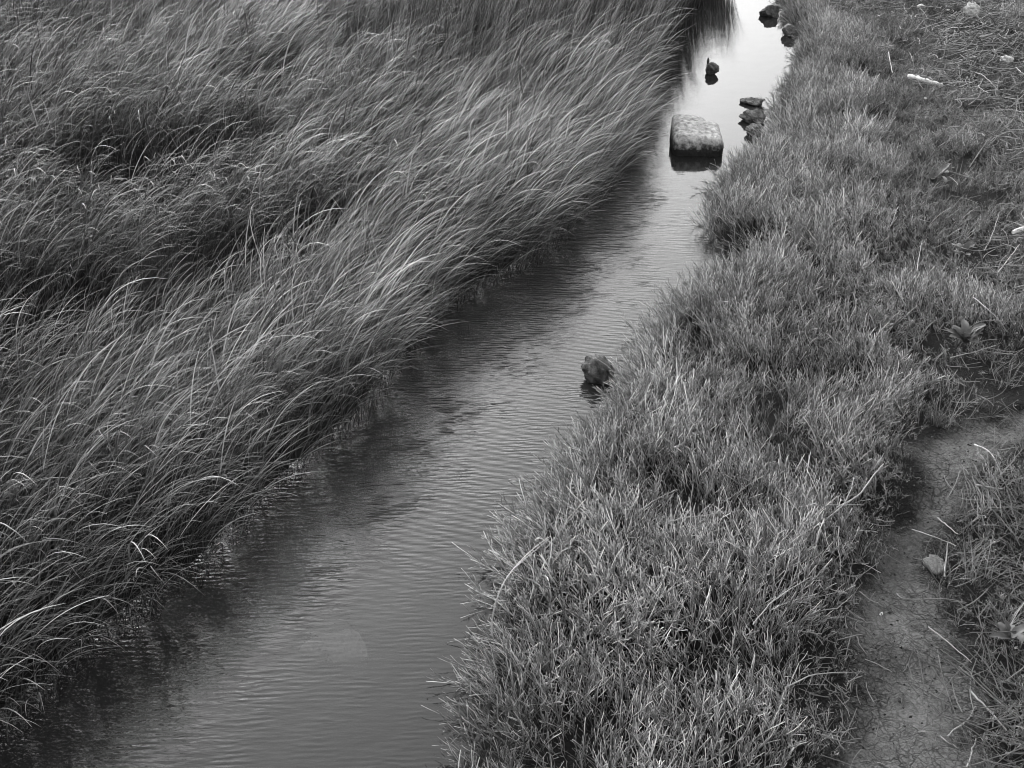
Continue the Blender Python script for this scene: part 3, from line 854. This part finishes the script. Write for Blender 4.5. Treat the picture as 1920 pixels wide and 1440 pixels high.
STALKS = [
 ([(1252, 978, .26), (1300, 968, .27), (1380, 958, .26)], .0028, 'thin pale stalk lying nearly level across the middle of the pickleweed'),
 ([(1200, 956, .25), (1230, 936, .27), (1270, 917, .26)], .0024, 'short pale stalk rising right, left of the long level stalk'),
 ([(1412, 1170, .20), (1440, 1135, .23), (1475, 1108, .24), (1522, 1080, .22)], .0026, 'slender curved stalk on the near pickleweed close to the path'),
 ([(1498, 948, .16), (1545, 947, .17), (1620, 946, .16)], .0032, 'straight level straw at the foot of the crossed stalks by the path'),
 ([(1568, 952, .14), (1612, 930, .17), (1640, 888, .19), (1656, 870, .20)], .0045, 'thick pale stalk standing up and bent right, beside the path bend'),
 ([(1552, 972, .15), (1590, 938, .18), (1602, 895, .19)], .0028, 'thin stalk crossing the thick bent one beside the path bend'),
 ([(1573, 985, .14), (1573, 1030, .13), (1578, 1078, .10)], .0026, 'dry stalk pointing straight down towards the path below the crossed ones'),
 ([(1666, 98, .12), (1669, 115, .11), (1673, 136, .10)], .006, 'short upright pale stick left of the driftwood'),
 ([(1820, 133, .12), (1845, 141, .14), (1860, 157, .13), (1872, 170, .10)], .005, 'arched pale twig right of the driftwood'),
 ([(1783, 152, .10), (1825, 160, .11), (1866, 163, .10)], .004, 'long pale straw lying level right of the driftwood'),
 ([(1775, 97, .1), (1800, 100, .1), (1822, 101, .1)], .004, 'short level pale stick under the combed straw swath'),
 ([(1785, 457, .1), (1812, 468, .12), (1840, 471, .12), (1888, 458, .12)], .0038, 'long bent straw above the middle rosette weed'),
 ([(1719, 510, .08), (1723, 480, .1), (1729, 455, .12)], .0038, 'upright straw left of the middle rosette weed'),
 ([(1870, 512, .08), (1893, 484, .1), (1912, 458, .12)], .0042, 'straight pale straw rising to the right edge below the white tube'),
 ([(1845, 470, .1), (1862, 440, .12), (1873, 400, .14)], .0038, 'tall slanting straw left of the white tube'),
 ([(1825, 558, .16), (1850, 578, .17), (1872, 596, .15), (1888, 622, .1)], .0038, 'pale straw sloping down right across the taller patch of stems'),
 ([(1782, 671, .06), (1820, 662, .07), (1868, 648, .07)], .0035, 'level straw just in front of the lowest rosette weed'),
 ([(1826, 833, .10), (1852, 842, .14), (1866, 862, .14), (1882, 902, .08)], .0042, 'sharply bent straw arching above the straw tuft right of the path'),
 ([(1828, 908, .10), (1850, 913, .12), (1880, 917, .12)], .004, 'level straw across the top of the straw tuft'),
 ([(1868, 905, .08), (1880, 885, .12), (1902, 862, .15)], .0042, 'straw slanting up right at the edge of the straw tuft'),
 ([(1710, 992, .01), (1745, 1004, .02), (1792, 1024, .04)], .003, 'thin dark straw lying over the path at its narrowing'),
 ([(1758, 970, .02), (1775, 985, .03), (1797, 1002, .05)], .0038, 'pale straw ending at the path above the flat pale fragment'),
 ([(1771, 1082, .02), (1774, 1050, .05), (1778, 1016, .10)], .0042, 'upright pale straw in front of the flat fragment'),
 ([(1604, 1231, .0), (1638, 1241, .005), (1674, 1260, .0)], .0026, 'thin straight straw on the path with its left end at the scrub'),
 ([(1606, 1193, .02), (1613, 1212, .01), (1627, 1228, .0)], .0028, 'short curved straw at the left edge of the path'),
 ([(1762, 1379, .0), (1776, 1391, .005), (1793, 1403, .0)], .0035, 'short thick straw beside the angular chip'),
 ([(1775, 1382, .0), (1797, 1361, .01), (1815, 1350, .01), (1829, 1322, .02)], .0035, 'crooked straw above the short thick one, near the angular chip'),
 ([(1820, 1296, .02), (1848, 1326, .03), (1888, 1370, .04)], .0045, 'thick flattened straw running down to the lower right corner'),
 ([(1740, 1176, .0), (1775, 1202, .02), (1822, 1242, .05)], .0032, 'curved straw leaving the tangled grass onto the path'),
 ([(1812, 1438, .01), (1822, 1410, .02), (1830, 1385, .03)], .0035, 'straight straw at the very bottom right of the path'),
 ([(1470, 1290, .12), (1530, 1262, .14), (1590, 1262, .08)], .0028, 'long thin straw in the near scrub left of the path'),
 ([(1520, 1150, .10), (1570, 1140, .12), (1600, 1115, .10)], .0026, 'arched straw reaching the left side of the path where it narrows'),
]
for pts, rad, lab in STALKS:
    tube_thing('dry_stalk', pts, rad, M_STALK, lab, 'dry stalk', .1, k=5, jag=.0016, tone=random.uniform(.2, .9), group='dry stalks and straws lying on the right bank')

# the long arched reed with its split tip
def parts_thing(name, p0, label, cat, group=None):
    o = bpy.data.objects.new(name, None); o.empty_display_size = .05; COL.objects.link(o); o.location = p0
    return tag(o, label, cat, group)
root = parts_thing('arched_reed', at(923, 1192, .25), 'long white arched reed curving over the near pickleweed by the water', 'reed')
bpy.context.view_layer.update()
tube_thing('stem', [(922, 1192, .06), (922, 1165, .12), (929, 1128, .2), (945, 1090, .26), (962, 1068, .28)], .0042, M_STALK, None, None, 0, k=6, tone=1, parent=root)
tube_thing('split_tip', [(961, 1069, .28), (985, 1042, .29), (1008, 1022, .29), (1031, 1006, .28)], .0026, M_STALK, None, None, 0, k=5, tone=1, parent=root)
tube_thing('split_tip', [(961, 1070, .275), (984, 1048, .275), (1006, 1030, .27), (1030, 1010, .26)], .0022, M_STALK, None, None, 0, k=5, tone=.9, parent=root)
tube_thing('side_shoot', [(932, 1127, .2), (945, 1126, .21), (953, 1127, .2)], .002, M_STALK, None, None, 0, k=5, tone=.8, parent=root)

# twig with little thorns on the path
root = parts_thing('thorny_twig', at(1684, 1124, ZR), 'thin twig with upright thorny shoots lying across the mud path', 'twig')
tube_thing('stem', [(1681, 1112, .0), (1690, 1124, .01), (1730, 1124, .01), (1775, 1122, .02), (1812, 1130, .03)], .003, M_STRAW, None, None, 0, k=5, tone=.7, parent=root)
for q in (1700, 1718, 1733, 1748, 1764):
    tube_thing('shoot', [(q, 1124, .01), (q - 2, 1116, .02), (q - 6, 1108, .03)], .0016, M_STRAW, None, None, 0, k=4, tone=.6, parent=root)

# flat pale fragment at the path side
def fragment():
    r = np.random.default_rng(77); m = 26
    an = np.arange(m) / m * 2 * math.pi; rad = 1 + .35 * (vnoise(np.cos(an) * 2 + 9, np.sin(an) * 2 + 9, .7, 5) - .5) + r.normal(0, .05, m)
    V = [[0, 0, .006]]; rings = 4
    for q in range(1, rings + 1):
        f_ = q / rings
        for i in range(m):
            V.append([math.cos(an[i]) * rad[i] * .048 * f_, math.sin(an[i]) * rad[i] * .062 * f_, -.001 + .001 * r.random() + .002 * f_ * math.cos(2 * an[i])])
    for i in range(m): V.append([V[1 + (rings - 1) * m + i][0] * 1.01, V[1 + (rings - 1) * m + i][1] * 1.01, -.008])
    F = [[0, 1 + i, 1 + (i + 1) % m] for i in range(m)]
    for q in range(rings):
        for i in range(m):
            a, b, c_, d = 1 + q * m + i, 1 + (q + 1) * m + i, 1 + (q + 1) * m + (i + 1) % m, 1 + q * m + (i + 1) % m
            F += [[a, b, c_], [a, c_, d]]
    o = link('flat_fragment', mesh_np('flat_fragment', np.array(V), np.array(F), M_FRAG), None, at(1754, 1058, ZR) + [0, 0, .004])
    tag(o, 'flat pale fragment half under the straw at the right side of the path', 'fragment')
M_FRAG = rock_mat('pale_shard', .08, .15, 30)
fragment()

# ------------------------------------------------------------------ broad-leaved rosettes
def dock_leaf_mesh(seed, L_, W_):
    r = np.random.default_rng(seed); m, k = 12, 5
    t0, t1 = r.uniform(.2, 1.0), r.uniform(1.0, 2.2)
    P = [np.zeros(3)]; D = []
    for i in range(m):
        tt = t0 + (t1 - t0) * (i / m) ** 1.2; d = np.array([math.sin(tt), 0, math.cos(tt)]); D.append(d); P.append(P[-1] + d * L_ / m)
    D.append(D[-1]); P = np.array(P); V = []
    ph = r.uniform(0, 6)
    for i in range(m + 1):
        f_ = i / m; w = W_ * (.18 + .82 * math.sin(math.pi * min(1, (f_ * .9 + .06))) ** .8) * (1 if f_ < .98 else .3)
        up = np.array([-D[i][2], 0, D[i][0]])
        for j in range(k):
            s = j / (k - 1) * 2 - 1
            V.append(P[i] + np.array([0, 1, 0]) * s * w / 2 + up * (abs(s) * w * .18 + s * s * math.sin(f_ * 14 + ph + s) * w * .10))
    F = [[i * k + j, i * k + j + 1, (i + 1) * k + j + 1, (i + 1) * k + j] for i in range(m) for j in range(k - 1)]
    return mesh_np('leaf', np.array(V), np.array(F), M_DOCK, attrs={'leaf_tone': ('FLOAT', np.full(len(V), r.uniform(.4, 1)))})
def rosette(px, py, nl, L_, W_, seed, label, azs=None):
    r = np.random.default_rng(seed)
    p = at(px, py, ZR + .05)
    root = parts_thing('rosette_weed', p, label, 'weed', 'broad leaved rosette weeds on the right bank')
    for i in range(nl):
        o = link('leaf', dock_leaf_mesh(seed * 31 + i, L_ * r.uniform(.5, 1.05), W_ * r.uniform(.9, 1.5)), root)
        o.rotation_euler = (r.normal(0, .15), r.normal(0, .15), azs[i % len(azs)] + r.normal(0, .12) if azs else i * 2.4 + r.normal(0, .2))
        o.location = (r.normal(0, .006), r.normal(0, .006), .01)
rosette(1808, 645, 13, .17, .036, 1, 'nearest rosette weed with upright broad leaves, lowest of the three along the right edge')
rosette(1805, 482, 10, .15, .036, 2, 'middle rosette weed with broad leaves half hidden behind the taller stems')
rosette(1750, 345, 9, .20, .04, 4, 'farthest rosette weed with leaves sprawling left over dark ground')
rosette(1893, 1200, 8, .12, .03, 5, 'rosette weed with pale tipped leaves in the tangled grass right of the path')
